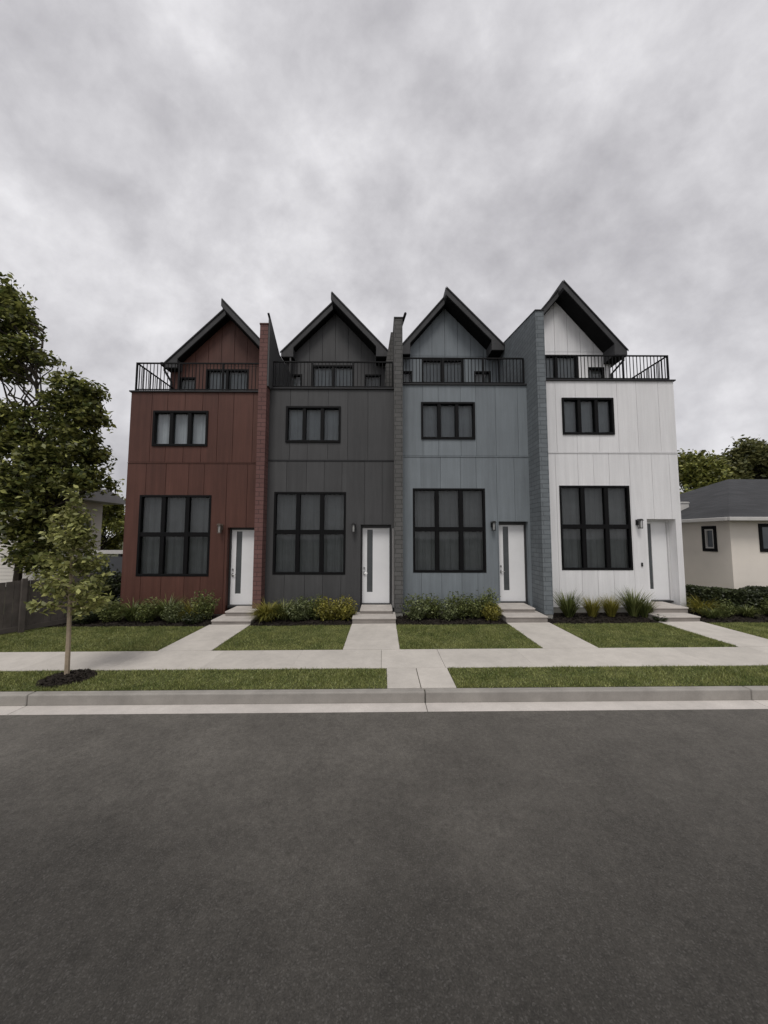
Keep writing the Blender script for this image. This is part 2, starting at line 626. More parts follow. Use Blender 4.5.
# pavement slabs
wj = [-44, -0.02, 1.06]
x = -0.02
while x > -43:
    x -= 1.52
    wj.append(x)
x = 1.06
while x < 43:
    x += 1.52
    wj.append(x)
wj = sorted(w for w in wj if -43.5 < w < 43.5)
sw = MB()
for a, b in zip(wj, wj[1:]):
    gp_ = .006 if (abs(a + .02) < .01 or abs(a - 1.06) < .01) else .0008
    sw.tilted_box(a + gp_, b - .0008, S_WALK0, S_WALK1, -0.06, 0.008)
structure(sw.build('sidewalk', M['conc']))
pk = MB()
pk.tilted_box(0.075, 0.56, S_KERB1 + .004, S_WALK0 - .005, -0.06, 0.009)
pk.tilted_box(0.572, 1.08, S_KERB1 + .004, S_WALK0 - .005, -0.06, 0.009)
structure(pk.build('verge_path', M['conc'], bevel=0.003))

PATHS = [(-4.37, -3.33), (-.77, .34), (3.15, 4.23), (6.99, 8.10)]
for a, b in PATHS:
    fp = MB()
    ys = [S_WALK1 + .005, -2.45, -1.78, -1.09]
    for y0, y1 in zip(ys, ys[1:]):
        fp.tilted_box(a, b, y0 + .0015, y1 - .0015, -0.06, 0.010)
    structure(fp.build('front_path', M['conc']))

# lawns and planting beds
BED = -1.24
LAWNS = [(-40, PATHS[0][0] - .01, -40), (PATHS[0][1] + .01, PATHS[1][0] - .01, 0), (PATHS[1][1] + .01, PATHS[2][0] - .01, 0),
         (PATHS[2][1] + .01, PATHS[3][0] - .01, 0), (PATHS[3][1] + .01, 40, 0)]
for a, b, _ in LAWNS:
    strip('lawn', M['lawn'], a, b, S_WALK1 + .01, BED, 0.0)
    strip('planting_bed', M['mulch'], a, b, BED, 0.3, 0.004)
strip('verge_lawn', M['lawn'], -40, 0.07, S_KERB1 + .005, S_WALK0 - .005, 0.0)
strip('verge_lawn', M['lawn'], 1.09, 40, S_KERB1 + .005, S_WALK0 - .005, 0.0)


def mulch_chips(name, pts, mat):
    n = len(pts)
    a = rng.uniform(0, 2 * np.pi, n)
    l = rng.uniform(.012, .04, n)
    w = rng.uniform(.006, .014, n)
    d = np.stack([np.cos(a), np.sin(a), rng.uniform(-.5, .5, n)], 1)
    s = np.stack([-np.sin(a), np.cos(a), rng.uniform(-.6, .6, n)], 1)
    c = np.asarray(pts)
    v = np.stack([c - d * l[:, None] - s * w[:, None], c + d * l[:, None] - s * w[:, None], c + d * l[:, None] + s * w[:, None],
                  c - d * l[:, None] + s * w[:, None]], 1).reshape(-1, 3)
    f = np.arange(4 * n).reshape(-1, 4)
    o = raw_mesh(name, v, f, mat)
    o['kind'] = 'stuff'
    return o


pts = []
for a, b, _ in LAWNS:
    a, b = max(a, -8.4), min(b, 12.5)
    n = int((b - a) * 1.0 * 900)
    xs, ys = rng.uniform(a, b, n), rng.uniform(BED + .01, -.1, n)
    pts.append(np.stack([xs, ys, .012 + .00734 * xs + rng.uniform(0, .02, n)], 1))
n = 900
rr, aa = .37 * np.sqrt(rng.uniform(0, 1, n)), rng.uniform(0, 2 * np.pi, n)
TREE = (-4.95, -4.38)
xs, ys = TREE[0] + rr * np.cos(aa), TREE[1] + rr * np.sin(aa) * .9
pts.append(np.stack([xs, ys, .012 + .00734 * xs + .025 * (1 - (rr / .37) ** 2)], 1))
mulch_chips('mulch', np.concatenate(pts), M['mulch'])
ring = MB()
vs_, k = [], 28
for i in range(k):
    t = 2 * math.pi * i / k
    r = .37 * (1 + .05 * math.sin(3 * t + 1))
    vs_.append((TREE[0] + r * math.cos(t), TREE[1] + .9 * r * math.sin(t)))
for i in range(k):
    (x0, y0), (x1, y1) = vs_[i], vs_[(i + 1) % k]
    ring.quad((x0, y0, .005 + gz(x0)), (x1, y1, .005 + gz(x1)), (TREE[0], TREE[1], .030 + gz(TREE[0])))
structure(ring.build('mulch_ring', M['mulch']))


def grass_patch(regions, dens):
    V = []
    for x0, x1, y0, y1 in regions:
        n = int((x1 - x0) * (y1 - y0) * dens)
        x = rng.uniform(x0, x1, n)
        y = rng.uniform(y0, y1, n)
        x = x + rng.normal(size=n) * .010
        y = y + rng.normal(size=n) * .012
        keep = ((x - TREE[0]) / .36) ** 2 + ((y - TREE[1]) / .33) ** 2 > rng.uniform(.75, 1.1, n)
        x, y = x[keep], y[keep]
        n = len(x)
        tuft = .75 + .35 * np.sin(x * 3.1 + np.sin(y * 5)) * np.sin(y * 4.3 + 1.7 * np.sin(x * 2.1))
        h = rng.uniform(.018, .05, n) * tuft
        a = rng.uniform(0, 2 * np.pi, n)
        w = rng.uniform(.003, .0065, n)
        lean = rng.uniform(0, .045, n)
        b = rng.uniform(0, 2 * np.pi, n)
        z = .00734 * x
        p0 = np.stack([x - np.cos(a) * w, y - np.sin(a) * w, z], 1)
        p1 = np.stack([x + np.cos(a) * w, y + np.sin(a) * w, z], 1)
        p2 = np.stack([x + np.cos(b) * lean, y + np.sin(b) * lean, z + h], 1)
        V.append(np.stack([p0, p1, p2], 1).reshape(-1, 3))
    V = np.concatenate(V)
    o = raw_mesh('grass', V, np.arange(len(V)).reshape(-1, 3), M['grass'])
    o['kind'] = 'stuff'


reg = []
for a, b, _ in LAWNS:
    reg.append((max(a, -10.5), min(b, 12.5), S_WALK1 + .015, BED + .0))
reg += [(-8.5, 0.06, S_KERB1 + .008, S_WALK0 - .012), (1.1, 8.5, S_KERB1 + .008, S_WALK0 - .012)]
grass_patch(reg, 6500)


# ------------------------------------------------------------------ town houses
def rect_minus(rect, holes):
    out = [rect]
    for hx0, hx1, hz0, hz1 in holes:
        nxt = []
        for x0, x1, z0, z1 in out:
            if hx1 <= x0 or hx0 >= x1 or hz1 <= z0 or hz0 >= z1:
                nxt.append((x0, x1, z0, z1))
                continue
            if hx0 > x0:
                nxt.append((x0, hx0, z0, z1))
            if hx1 < x1:
                nxt.append((hx1, x1, z0, z1))
            a, b = max(x0, hx0), min(x1, hx1)
            if hz0 > z0:
                nxt.append((a, b, z0, hz0))
            if hz1 < z1:
                nxt.append((a, b, hz1, z1))
        out = nxt
    return [r for r in out if r[1] - r[0] > .004 and r[3] - r[2] > .004]


def curtain(mb, x0, x1, z0, z1, y, seed):
    r = random.Random(seed)
    n = max(16, int((x1 - x0) / .012))
    ph, k1, k2 = r.uniform(0, 6), r.uniform(46, 60), r.uniform(17, 25)
    top, bot = [], []
    for i in range(n + 1):
        x = x0 + (x1 - x0) * i / n
        d = .009 * math.sin(k1 * x + ph) + .016 * math.sin(k2 * x + 2 * ph)
        top.append((x, y + d * .7, z1))
        bot.append((x + .01 * math.sin(9 * x), y + d * 1.2, z0))
    b = len(mb.v)
    mb.v += top + bot
    for i in range(n):
        mb.f.append((b + i, b + i + 1, b + n + 1 + i + 1, b + n + 1 + i))


def window(parent, org, x0, x1, z0, z1, cols, rows, yf, gl, cu, name='window', fw=.062, mw=.115, proud=.03, seed=0):
    """frame (the window) > pane, curtain"""
    fr, pn, ct = MB(), MB(), MB()
    ya, yb = yf - proud, yf + .10
    fr.box(x0, x0 + fw, ya, yb, z0, z1)
    fr.box(x1 - fw, x1, ya, yb, z0, z1)
    fr.box(x0 + fw, x1 - fw, ya, yb, z1 - fw, z1)
    fr.box(x0 + fw, x1 - fw, ya, yb, z0, z0 + fw * 1.1)
    ix0, ix1, iz0, iz1 = x0 + fw, x1 - fw, z0 + fw * 1.1, z1 - fw
    pw = (ix1 - ix0 - mw * (cols - 1)) / cols
    for c in range(1, cols):
        xa = ix0 + c * pw + (c - 1) * mw
        fr.box(xa, xa + mw, ya + .012, yb - .002, iz0, iz1)
    if rows == 2:
        zm = iz0 + (iz1 - iz0) * .51
        for c in range(cols):
            xa = ix0 + c * (pw + mw)
            fr.box(xa, xa + pw, ya + .012, yb - .004, zm - .065, zm + .065)
    pn.quad((ix0, yf + .055, iz0), (ix1, yf + .055, iz0), (ix1, yf + .055, iz1), (ix0, yf + .055, iz1))
    # thin sash bead round each light
    curtain(ct, x0 + .01, x1 - .01, z0 + .01, z1 - .01, yf + .17, seed)
    f = fr.build(name, M['frame'], parent, org, bevel=.006)
    pn.build('pane', gl, f, org)
    ct.build('curtain', cu, f, org)
    return f


def lantern(parent, org, x, z, mat, style):
    a = MB()
    a.box(x - .055, x + .055, -.025, -.002, z - .05, z + .11)         # back plate
    a.box(x - .012, x + .012, -.10, -.025, z + .085, z + .105)        # arm
    a.prism([(x - .07, z + .075), (x + .07, z + .075), (x + .03, z + .125), (x - .03, z + .125)], -.17, -.05)   # cap
    a.box(x - .045, x + .045, -.155, -.065, z - .15, z - .125)        # foot
    for sx in (-.045, .033):
        for sy in (-.155, -.077):
            a.box(x + sx, x + sx + .012, sy, sy + .012, z - .125, z + .075)
    o = a.build('wall_lamp', mat, parent, org)
    g_ = MB().tube([(x, -.11, z - .125), (x, -.11, z + .07)], [.030, .034], 10)
    g_.build('lamp_glass', M['lampglass'], o, org, smooth=False)
    return o


H = [
    dict(name='row_house', key='red', xl=-7.46, xr=-3.52, bx=-7.055, bw=2.08, bz=(1.06, 3.40), sx=-6.775, sw=1.62, sz=(4.84, 5.905),
         band=4.35, cap=6.50, door=(-4.475, -3.62), dz=(.20, 2.46), slab=(.23, 2.40), base=.0,
         gx=(-7.80, -3.60), gc=-5.72, sld=8.34, sm=8.03, rL=((-5.70, 10.50), (-7.82, 8.41)), rR=((-5.70, 10.58), (-3.62, 8.36)),
         fin=(-3.595, -3.36), finp=.30, fint=8.40, clad='clad_red', brick='brick_red', lamp=(-4.66, 2.44), lampm='lamp_brown',
         low=(-4.33, -3.32, .09), up=(-4.18, -3.395, .215),
         label='rust red clad townhouse with red brick fin, left end of the row beside the fence'),
    dict(name='row_house', key='charcoal', xl=-3.36, xr=.33, bx=-3.155, bw=2.09, bz=(1.115, 3.50), sx=-2.865, sw=1.62, sz=(4.965, 6.055),
         band=4.425, cap=6.605, door=(-.635, .25), dz=(.25, 2.55), slab=(.28, 2.46), base=.05,
         gx=(-3.60, .32), gc=-1.83, sld=8.51, sm=8.16, rL=((-1.82, 10.73), (-3.67, 8.83)), rR=((-1.82, 10.85), (.20, 8.68)),
         fin=(.33, .57), finp=.35, fint=8.57, clad='clad_charcoal', brick='brick_dark', lamp=(-.83, 2.47), lampm='lamp',
         low=(-.77, .35, .15), up=(-.60, .27, .255),
         label='charcoal black clad townhouse between the red house and the blue grey house'),
    dict(name='row_house', key='blue', xl=.57, xr=4.29, bx=.88, bw=2.11, bz=(1.175, 3.615), sx=1.135, sw=1.60, sz=(5.07, 6.195),
         band=4.56, cap=6.745, door=(3.37, 4.22), dz=(.31, 2.65), slab=(.335, 2.56), base=.11,
         gx=(.45, 4.26), gc=2.21, sld=8.75, sm=8.30, rL=((2.26, 10.96), (.55, 8.95)), rR=((2.26, 11.05), (4.27, 8.93)),
         fin=(4.29, 4.53), finp=.72, fint=8.56, clad='clad_blue', brick='brick_blue', lamp=(3.19, 2.53), lampm='lamp',
         low=(3.13, 4.21, .19), up=(3.16, 4.08, .308),
         label='blue grey clad townhouse with a wide brick fin against the white house'),
    dict(name='row_house', key='white', xl=4.53, xr=8.70, bx=5.165, bw=2.06, bz=(1.25, 3.705), sx=5.325, sw=1.54, sz=(5.225, 6.34),
         band=4.68, cap=6.89, door=(7.69, 8.53), dz=(.33, 2.73), slab=(.36, 2.66), base=.20,
         gx=(4.53, 8.42), gc=6.42, sld=8.93, sm=8.47, rL=((6.44, 11.26), (4.60, 9.06)), rR=((6.44, 11.32), (8.60, 8.77)),
         fin=None, finp=0, fint=0, clad='clad_white', brick=None, lamp=(7.41, 2.60), lampm='lamp',
         low=(7.05, 8.10, .19), up=(7.23, 8.18, .33),
         label='white clad townhouse at the right end of the row beside the cream bungalow'),
]
YG, YB = 2.3, 10.0
for hi, h in enumerate(H):
    org = ((h['xl'] + h['xr']) / 2, 0, gz((h['xl'] + h['xr']) / 2))
    T = thing(h['name'], h['label'], 'townhouse', org, 'row of four gabled townhouses')
    clad = M[h['clad']]
    xl, xr = h['xl'], h['xr']
    big = (h['bx'], h['bx'] + h['bw'], *h['bz'])
    sml = (h['sx'], h['sx'] + h['sw'], *h['sz'])
    dr = (*h['door'], h['dz'][0] - .5, h['dz'][1])
    holes = [big, sml, dr]
    # facade: cladding panels with open joints over a backing wall
    fw_ = MB()
    rr_ = random.Random(20 + hi)

    def panel_zone(mb, x0, x1, z0, z1, holes, y0, y1, off, gap):
        xs = [x0]
        x = x0 + off
        while x < x1 - .2:
            xs.append(x)
            x += rr_.choice((.46, .58, .66, .52, .60))
        xs.append(x1)
        for a, b in zip(xs, xs[1:]):
            ga = gap / 2 if a > x0 else 0
            gb = gap / 2 if b < x1 else 0
            for q in rect_minus((a + ga, b - gb, z0, z1), holes):
                mb.box(q[0], q[1], y0, y1, q[2], q[3])

    gap = (.011, .009, .008, .008)[hi]
    panel_zone(fw_, xl, xr, h['base'], h['band'] - .022, holes, 0.0, .03, .55, gap)
    panel_zone(fw_, xl, xr, h['band'] + .022, h['cap'] - .03, holes, 0.0, .03, .62, gap)
    fw_.build('front_wall', clad, T, org)
    bk = MB()
    for q in rect_minus((xl, xr, h['base'] + .01, h['cap'] - .035), holes):
        bk.box(q[0], q[1], .031, .24 if hi < 3 else .35, q[2], q[3])
    bk.build('wall_backing', clad, T, org)
    band = MB().box(xl, xr, -.014, .03, h['band'] - .018, h['band'] + .010)
    band.build('belt_trim', clad if hi == 3 else M['metal'] if hi == 1 else clad, T, org)
    cp = MB().box(xl - (.05 if hi == 0 else 0), xr + (.05 if hi == 3 else 0), -.045, .26, h['cap'] - .029, h['cap'] + .014)
    cp.build('coping', M['metal'], T, org, bevel=.006)
    fd = MB()
    d0, d1 = h['door']
    fd.box(xl + .02, d0, .015, .22, gz(xl) - .3, h['base'] - .003)
    fd.box(d1, xr - .02, .015, .22, gz(xl) - .3, h['base'] - .003)
    fd.build('foundation', M['found'], T, org)
    # body behind
    sw_ = MB()
    if hi == 0:
        sw_.box(xl, xl + .2, .241, YG + .1, gz(xl) - .1, h['cap'] - .031)
        sw_.box(-7.80, -7.6, YG + .101, YB, gz(xl) - .1, 8.45)
    if hi == 3:
        sw_.box(xr - .2, xr, .351, YB, gz(xr) - .1, h['cap'] - .031)
        sw_.box(8.22, 8.42, YG + .101, YB, h['cap'] - .03, 8.95)
    if sw_.v:
        sw_.build('side_wall', clad, T, org)
    xe0, xe1 = (-7.80 if hi == 0 else xl), xr
    bw_ = MB()
    bw_.prism([(xe0, -.1), (xe1, -.1), (xe1, h['rR'][1][1] - .1), (h['gc'], h['rL'][0][1] - .3), (xe0, h['rL'][1][1] - .1)], YB, YB + .2)
    bw_.build('rear_wall', clad, T, org)
    MB().box(xl + .01, xr - .01, .361, YG + .6, h['cap'] - .34, h['cap'] - .25).build('deck', M['metal'], T, org)
    if hi == 3:
        MB().box(8.3, 8.69, YG + .6, YB, h['cap'] - .34, h['cap'] - .25).build('ledge', M['metal'], T, org)
    # gable front
    (lx, lz), (lex, lez) = h['rL']
    (rx, rz), (rex, rez) = h['rR']
    sl, sr = (lz - lez) / (lx - lex), (rz - rez) / (rex - rx)
    t_ = .27
    ga, gb = h['gx']

    def under(x):
        return min(lz - sl * (lx - x) - t_, rz - sr * (x - rx) - t_)

    gw = MB()
    c = h['gc']
    sl0, sl1 = c - .78, c + .78
    wl = (c - 1.76, c - 1.13)
    wr = (c + 1.15, c + 1.77)
    zt, zs = h['sld'], h['sm']
    zb = h['cap'] - .24
    zbw = h['cap'] + .12
    seams = [ga]
    x = ga + .42
    while x < gb - .2:
        seams.append(x)
        x += .475
    seams.append(gb)
    gh = [(sl0, sl1, zb - .1, zt), (wl[0], wl[1], zbw, zs), (wr[0], wr[1], zbw, zs)]
    zc_ = zt + .12
    for a, b in zip(seams, seams[1:]):
        for q in rect_minus((a + .007, b - .007, zb, zc_ - .012), gh):
            gw.box(q[0], q[1], YG, YG + .03, q[2], q[3])
        pts_ = [(a + .007, zc_), (b - .007, zc_), (b - .007, max(zc_ + .005, under(b - .007)))]
        if a < lx < b:
            pts_.append((lx, under(lx)))
        pts_.append((a + .007, max(zc_ + .005, under(a + .007))))
        gw.prism(pts_, YG, YG + .03)
    gw.build('gable_wall', clad, T, org)
    gbk = MB()
    for q in rect_minus((ga, gb, zb - .05, zc_ - .01), gh):
        gbk.box(q[0], q[1], YG + .031, YG + .2, q[2], q[3])
    gbk.prism([(ga, zc_ - .01), (gb, zc_ - .01), (gb, max(zc_, under(gb)) + .05), (lx, under(lx) + .08), (ga, max(zc_, under(ga)) + .05)], YG + .031, YG + .2)
    gbk.build('gable_backing', clad, T, org)
    window(T, org, sl0, sl1, zb - .02, zt, 2, 1, YG + .02, M['glass_high'], M['curt_high'], 'sliding_door', .06, .10, .02, 40 + hi)
    for k_, (a, b) in enumerate((wl, wr)):
        window(T, org, a, b, zbw, zs, 1, 1, YG + .02, M['glass_high'], M['curt_low'], 'window', .055, .1, .02, 60 + hi * 2 + k_)
    # roof: two slabs with boxed eaves, the right one reaching further forward
    yl, yr = 2.0, 1.67

    def slab(rid, eav, y0, side):
        (ax, az), (bx, bz) = rid, eav
        s = (az - bz) / abs(ax - bx)
        d = 1 if side == 'L' else -1
        bxw = .44
        poly = [(ax, az), (bx, bz), (bx, bz - .17), (bx + d * bxw, bz - .17), (bx + d * bxw, bz + s * bxw - t_), (ax, az - t_)]
        return MB().prism(poly, y0, YB + .4)

    RL = slab(h['rL'][0], h['rL'][1], yl, 'L').build('roof', M['roofm'], T, org, bevel=.006)
    RR = slab((h['rR'][0][0] - .03, h['rR'][0][1] + .03), h['rR'][1], yr, 'R').build('roof', M['roofm'], T, org, bevel=.006)
    for ro, (ri, ea), y0, dd in ((RL, h['rL'], yl, 1), (RR, h['rR'], yr, -1)):
        s = (ri[1] - ea[1]) / abs(ri[0] - ea[0])
        xb = ea[0] + dd * .445
        so = MB().prism([(xb, ea[1] + s * .445 - t_ - .004), (ri[0] - dd * .02, ri[1] - s * .02 - t_ - .004), (ri[0] - dd * .02, ri[1] - s * .02 - t_ - .03), (xb, ea[1] + s * .445 - t_ - .03)], y0 + .012, YG - .003)
        so.prism([(ea[0] + dd * .02, ea[1] - .174), (xb, ea[1] - .174), (xb, ea[1] - .195), (ea[0] + dd * .02, ea[1] - .195)], y0 + .012, YG - .003)
        so.build('soffit', M['soffit'], ro, org)
    # metal drip edge along the front of each slope
    for ro, (ri, ea), y0 in ((RL, h['rL'], yl), (RR, h['rR'], yr)):
        s = 1 if ea[0] > ri[0] else -1
        e = MB()
        e.prism([(ri[0], ri[1] + .035), (ea[0] + s * .03, ea[1] + .005), (ea[0] + s * .03, ea[1] - .05), (ri[0], ri[1] - .02)], y0 - .03, y0 - .004)
        e.build('drip_edge', M['metal'], ro, org)
    for ro, ea in ((RL, h['rL'][1]), (RR, h['rR'][1])):
        if (hi == 0 and ro is RL) or (hi == 3 and ro is RR):
            s = 1 if hi == 3 else -1
            MB().box(min(ea[0], ea[0] + s * .11), max(ea[0], ea[0] + s * .11), 1.9, YB, ea[1] - .13, ea[1] - .01).build('gutter', M['metal'], ro, org, bevel=.02)
    if hi == 0:
        MB().tube([(-7.86, 2.06, 8.30), (-7.86, 2.06, 8.16), (-7.70, 2.22, 7.80), (-7.70, 2.22, 6.3)], [.04] * 4, 8).build('downspout', M['metal'], T, org)
    if hi == 3:
        MB().tube([(8.62, 1.9, 8.66), (8.62, 1.9, 8.52), (8.38, 2.22, 8.16), (8.38, 2.22, 6.7)], [.04] * 4, 8).build('downspout', M['metal'], T, org)
    # roof terrace railing
    ra = MB()
    rz0, rz1 = h['cap'] + .085, (7.43, 7.49, 7.62, 7.72)[hi]
    x0, x1 = (xl + .03, xr) if hi == 0 else (xl + .02, xr - .02) if hi < 3 else (xl, xr - .03)
    yr_ = .10
    ra.box(x0, x1, yr_ - .02, yr_ + .02, rz1 - .035, rz1)
    ra.box(x0, x1, yr_ - .015, yr_ + .015, rz0, rz0 + .028)
    posts = [x0 + .02, x1 - .02] + [x0 + (x1 - x0) * k / 3 for k in (1, 2)]
    for px in posts:
        ra.box(px - .021, px + .021, yr_ - .021, yr_ + .021, h['cap'] + .02, rz1 - .002)
    nb = int((x1 - x0) / .105)
    for k in range(1, nb):
        px = x0 + (x1 - x0) * k / nb
        ra.box(px - .0085, px + .0085, yr_ - .008, yr_ + .008, rz0 + .02, rz1 - .03)
    if hi in (0, 3):
        px = x0 + .02 if hi == 0 else x1 - .02
        ye = YG - .02
        ra.box(px - .02, px + .02, yr_, ye, rz1 - .034, rz1 - .001)
        ra.box(px - .014, px + .014, yr_, ye, rz0 + .001, rz0 + .027)
        for k in range(1, 21):
            py = yr_ + (ye - yr_) * k / 21
            ra.box(px - .008, px + .008, py - .0085, py + .0085, rz0 + .02, rz1 - .03)
    ra.build('railing', M['rail'], T, org)
    # windows
    window(T, org, *big, 3, 2, 0.0, M['glass_low'], M['curt_low'], 'window', .062, .118, .012, 10 + hi)
    window(T, org, *sml, 3, 1, 0.0, M['glass_high'], M['curt_high'], 'window', .062, .10, .035, 20 + hi)
    # front door
    yd = .20 if hi < 3 else .31
    fr = MB()
    fm = M['doorframe'] if hi != 3 else M['doorframe_white']
    zb_, zt_ = h['slab']
    fr.box(d0 + .001, d0 + .045, yd - .05, yd + .06, zb_ - .1, h['dz'][1] - .001)
    fr.box(d1 - .045, d1 - .001, yd - .05, yd + .06, zb_ - .1, h['dz'][1] - .001)
    fr.box(d0 + .046, d1 - .046, yd - .05, yd + .06, zt_, h['dz'][1] - .002)
    fo = fr.build('door_frame', fm, T, org)
    MB().box(d0 + .03, d1 - .03, yd - .12, yd + .05, zb_ - .06, zb_ - .006).build('threshold', M['doorframe'], fo, org)
    a, b = d0 + .047, d1 - .047
    dm = MB()
    gx0, gx1, gz0, gz1 = a + .135, a + .30, zb_ + .31, zt_ - .05
    for q in rect_minus((a, b, zb_, zt_ - .004), [(gx0, gx1, gz0, gz1)]):
        dm.box(q[0], q[1], yd, yd + .045, q[2], q[3])
    D = dm.build('front_door', M['door'], T, org)
    gl = MB()
    gl.quad((gx0, yd + .022, gz0), (gx1, yd + .022, gz0), (gx1, yd + .022, gz1), (gx0, yd + .022, gz1))
    gl.build('glass_panel', M['glass_door'], D, org)
    hz = zb_ + .86
    hm = MB()
    hm.tube([(a + .055, yd - .002, hz), (a + .055, yd - .05, hz)], [.028, .024], 12)
    hm.tube([(a + .055, yd - .045, hz), (a + .15, yd - .05, hz)], [.011, .009], 8)
    hm.box(a + .035, a + .075, yd - .012, yd - .001, hz - .06, hz + .05)
    hm.build('handle', M['steel'], D, org, smooth=False)
    MB().tube([(a + .055, yd - .001, hz + .15), (a + .055, yd - .03, hz + .15)], [.030, .026], 12).build('lock', M['steel'], D, org)
    lantern(T, org, h['lamp'][0], h['lamp'][1], M[h['lampm']], hi)
    if hi == 3:
        MB().box(7.455, 7.50, -.03, -.001, 1.36, 1.47).build('doorbell', M['lamp'], T, org, bevel=.006)
    # steps
    l0, l1, lz_ = h['low']
    u0, u1, uz_ = h['up']
    zg = gz((l0 + l1) / 2) - .08
    yb_ = .235 if hi < 3 else .34
    st1 = MB().box(l0 + .012, l1 - .012, -1.075, -.40, zg, lz_ - .041).build('step', M['riser'], T, org)
    MB().box(l0, l1, -1.095, -.40, lz_ - .040, lz_).build('tread', M['conc_step'], st1, org, bevel=.010)
    st2 = MB().box(u0 + .012, u1 - .012, -.645, yb_, zg, uz_ - .041).build('step', M['riser'], T, org)
    MB().box(u0, u1, -.665, yb_ - .001, uz_ - .040, uz_).build('tread', M['conc_step'], st2, org, bevel=.010)
    # brick fin between this house and the next
    if h['fin']:
        f0, f1 = h['fin']
        p = h['finp']
        zt0 = h['fint']
        zt1 = zt0 + .2 * (p + YG - .3)
        fz = {0: .08, 1: .12, 2: .16}[hi]
        if hi == 0:
            prof = [(-p, zt0), (.62, 7.98), (YG + 1.5, 7.98)]
        else:
            prof = [(-p, zt0), (YG - .3, zt1), (YG + 1.5, zt1 + .1)]
        fi = MB().prism([(-p, fz), *prof, (YG + 1.5, fz)], f0, f1, 'x')
        F = fi.build('party_wall', M[h['brick']], T, org)
        (ya, za), (yb, zb2) = (-p - .02, prof[0][1] + .004), prof[1]
        cpm = MB().prism([(ya, za), (ya, za + .03), (yb, zb2 + .034), (yb, zb2 + .004)], f0 - .012, f1 + .012, 'x')
        cpm.build('wall_cap', M['metal'] if hi else M['clad_red'], F, org)
        MB().box(f0 + .01, f1 - .01, -p + .012, .9, gz(f0) - .2, fz - .002).build('footing', M['found'], F, org)
    if hi == 1:
        # sloping side parapet above the red brick fin
        pa = MB().prism([(-.29, 6.55), (-.29, 8.62), (.64, 8.02), (1.99, 8.04), (2.02, 8.70), (YG - .02, 8.70), (YG - .02, 6.55)], -3.356, -3.31, 'x')
        po = pa.build('side_parapet', clad, T, org)
        MB().beam((-3.343, -.36, 8.70), (-3.343, .68, 8.03), .055, .055).build('parapet_cap', M['rail'], po, org)
        MB().prism([(.329, 6.55), (.329, 8.64), (.25, 8.64), (.08, 7.55), (.05, 6.55)], .45, YG - .02).build('fin_return', M['brick_dark'], T, org)
        MB().tube([(.305, -.06, 2.44), (.305, -.06, .2)], [.017, .017], 8).build('downspout', M['pipe'], T, org)
    if hi == 2:
        MB().beam((.67, -.2, 8.83), (.40, 1.7, 8.85), .055, .055).build('parapet_cap', M['rail'], T, org)


# ------------------------------------------------------------------ foliage builders
def leaf_quads(c, size, droop=0.0, aspect=.55, up=0.35):
    """diamond leaves folded along the midrib: centres c (n,3), size (n,)"""
    n = len(c)
    d = rng.normal(size=(n, 3))
    d[:, 2] = d[:, 2] * .6 - droop
    d /= np.linalg.norm(d, axis=1)[:, None]
    nn = rng.normal(size=(n, 3)) + np.array([0, 0, up * 3])
    s = np.cross(d, nn)
    s /= np.linalg.norm(s, axis=1)[:, None] + 1e-9
    nrm = np.cross(s, d)
    size = size[:, None]
    base = c - d * size * .5
    tip = c + d * size * .5
    le = c + s * size * aspect * .5 + nrm * size * .10
    ri = c - s * size * aspect * .5 + nrm * size * .10
    v = np.stack([base, le, tip, ri], 1).reshape(-1, 3)
    i = np.arange(n)[:, None] * 4
    return v, np.concatenate([i, i + 1, i + 2, i + 3], 1)


def clump_points(centre, rad, ntw, per, spread):
    """twig ends through an ellipsoid (denser towards its skin), leaves round each"""
    d = rng.normal(size=(ntw, 3))
    d /= np.linalg.norm(d, axis=1)[:, None]
    r = rng.uniform(.25, 1, ntw) ** .55
    tw = np.asarray(centre) + d * r[:, None] * np.asarray(rad) * rng.uniform(.7, 1.32, (ntw, 1))
    lv = np.repeat(tw, per, 0) + rng.normal(size=(ntw * per, 3)) * spread
    return tw, lv


def add_limb(mb, p, q, r0, r1, wob=.08, seg=4):
    p, q = Vector(p), Vector(q)
    ln = (q - p).length
    pts_, rad = [], []
    for i in range(seg + 1):
        t = i / seg
        o = Vector((random.uniform(-1, 1), random.uniform(-1, 1), random.uniform(-.4, 1))) * wob * ln * math.sin(math.pi * t)
        pts_.append(p.lerp(q, t) + o)
        rad.append(r0 + (r1 - r0) * t)
    mb.tube(pts_, rad, 6)


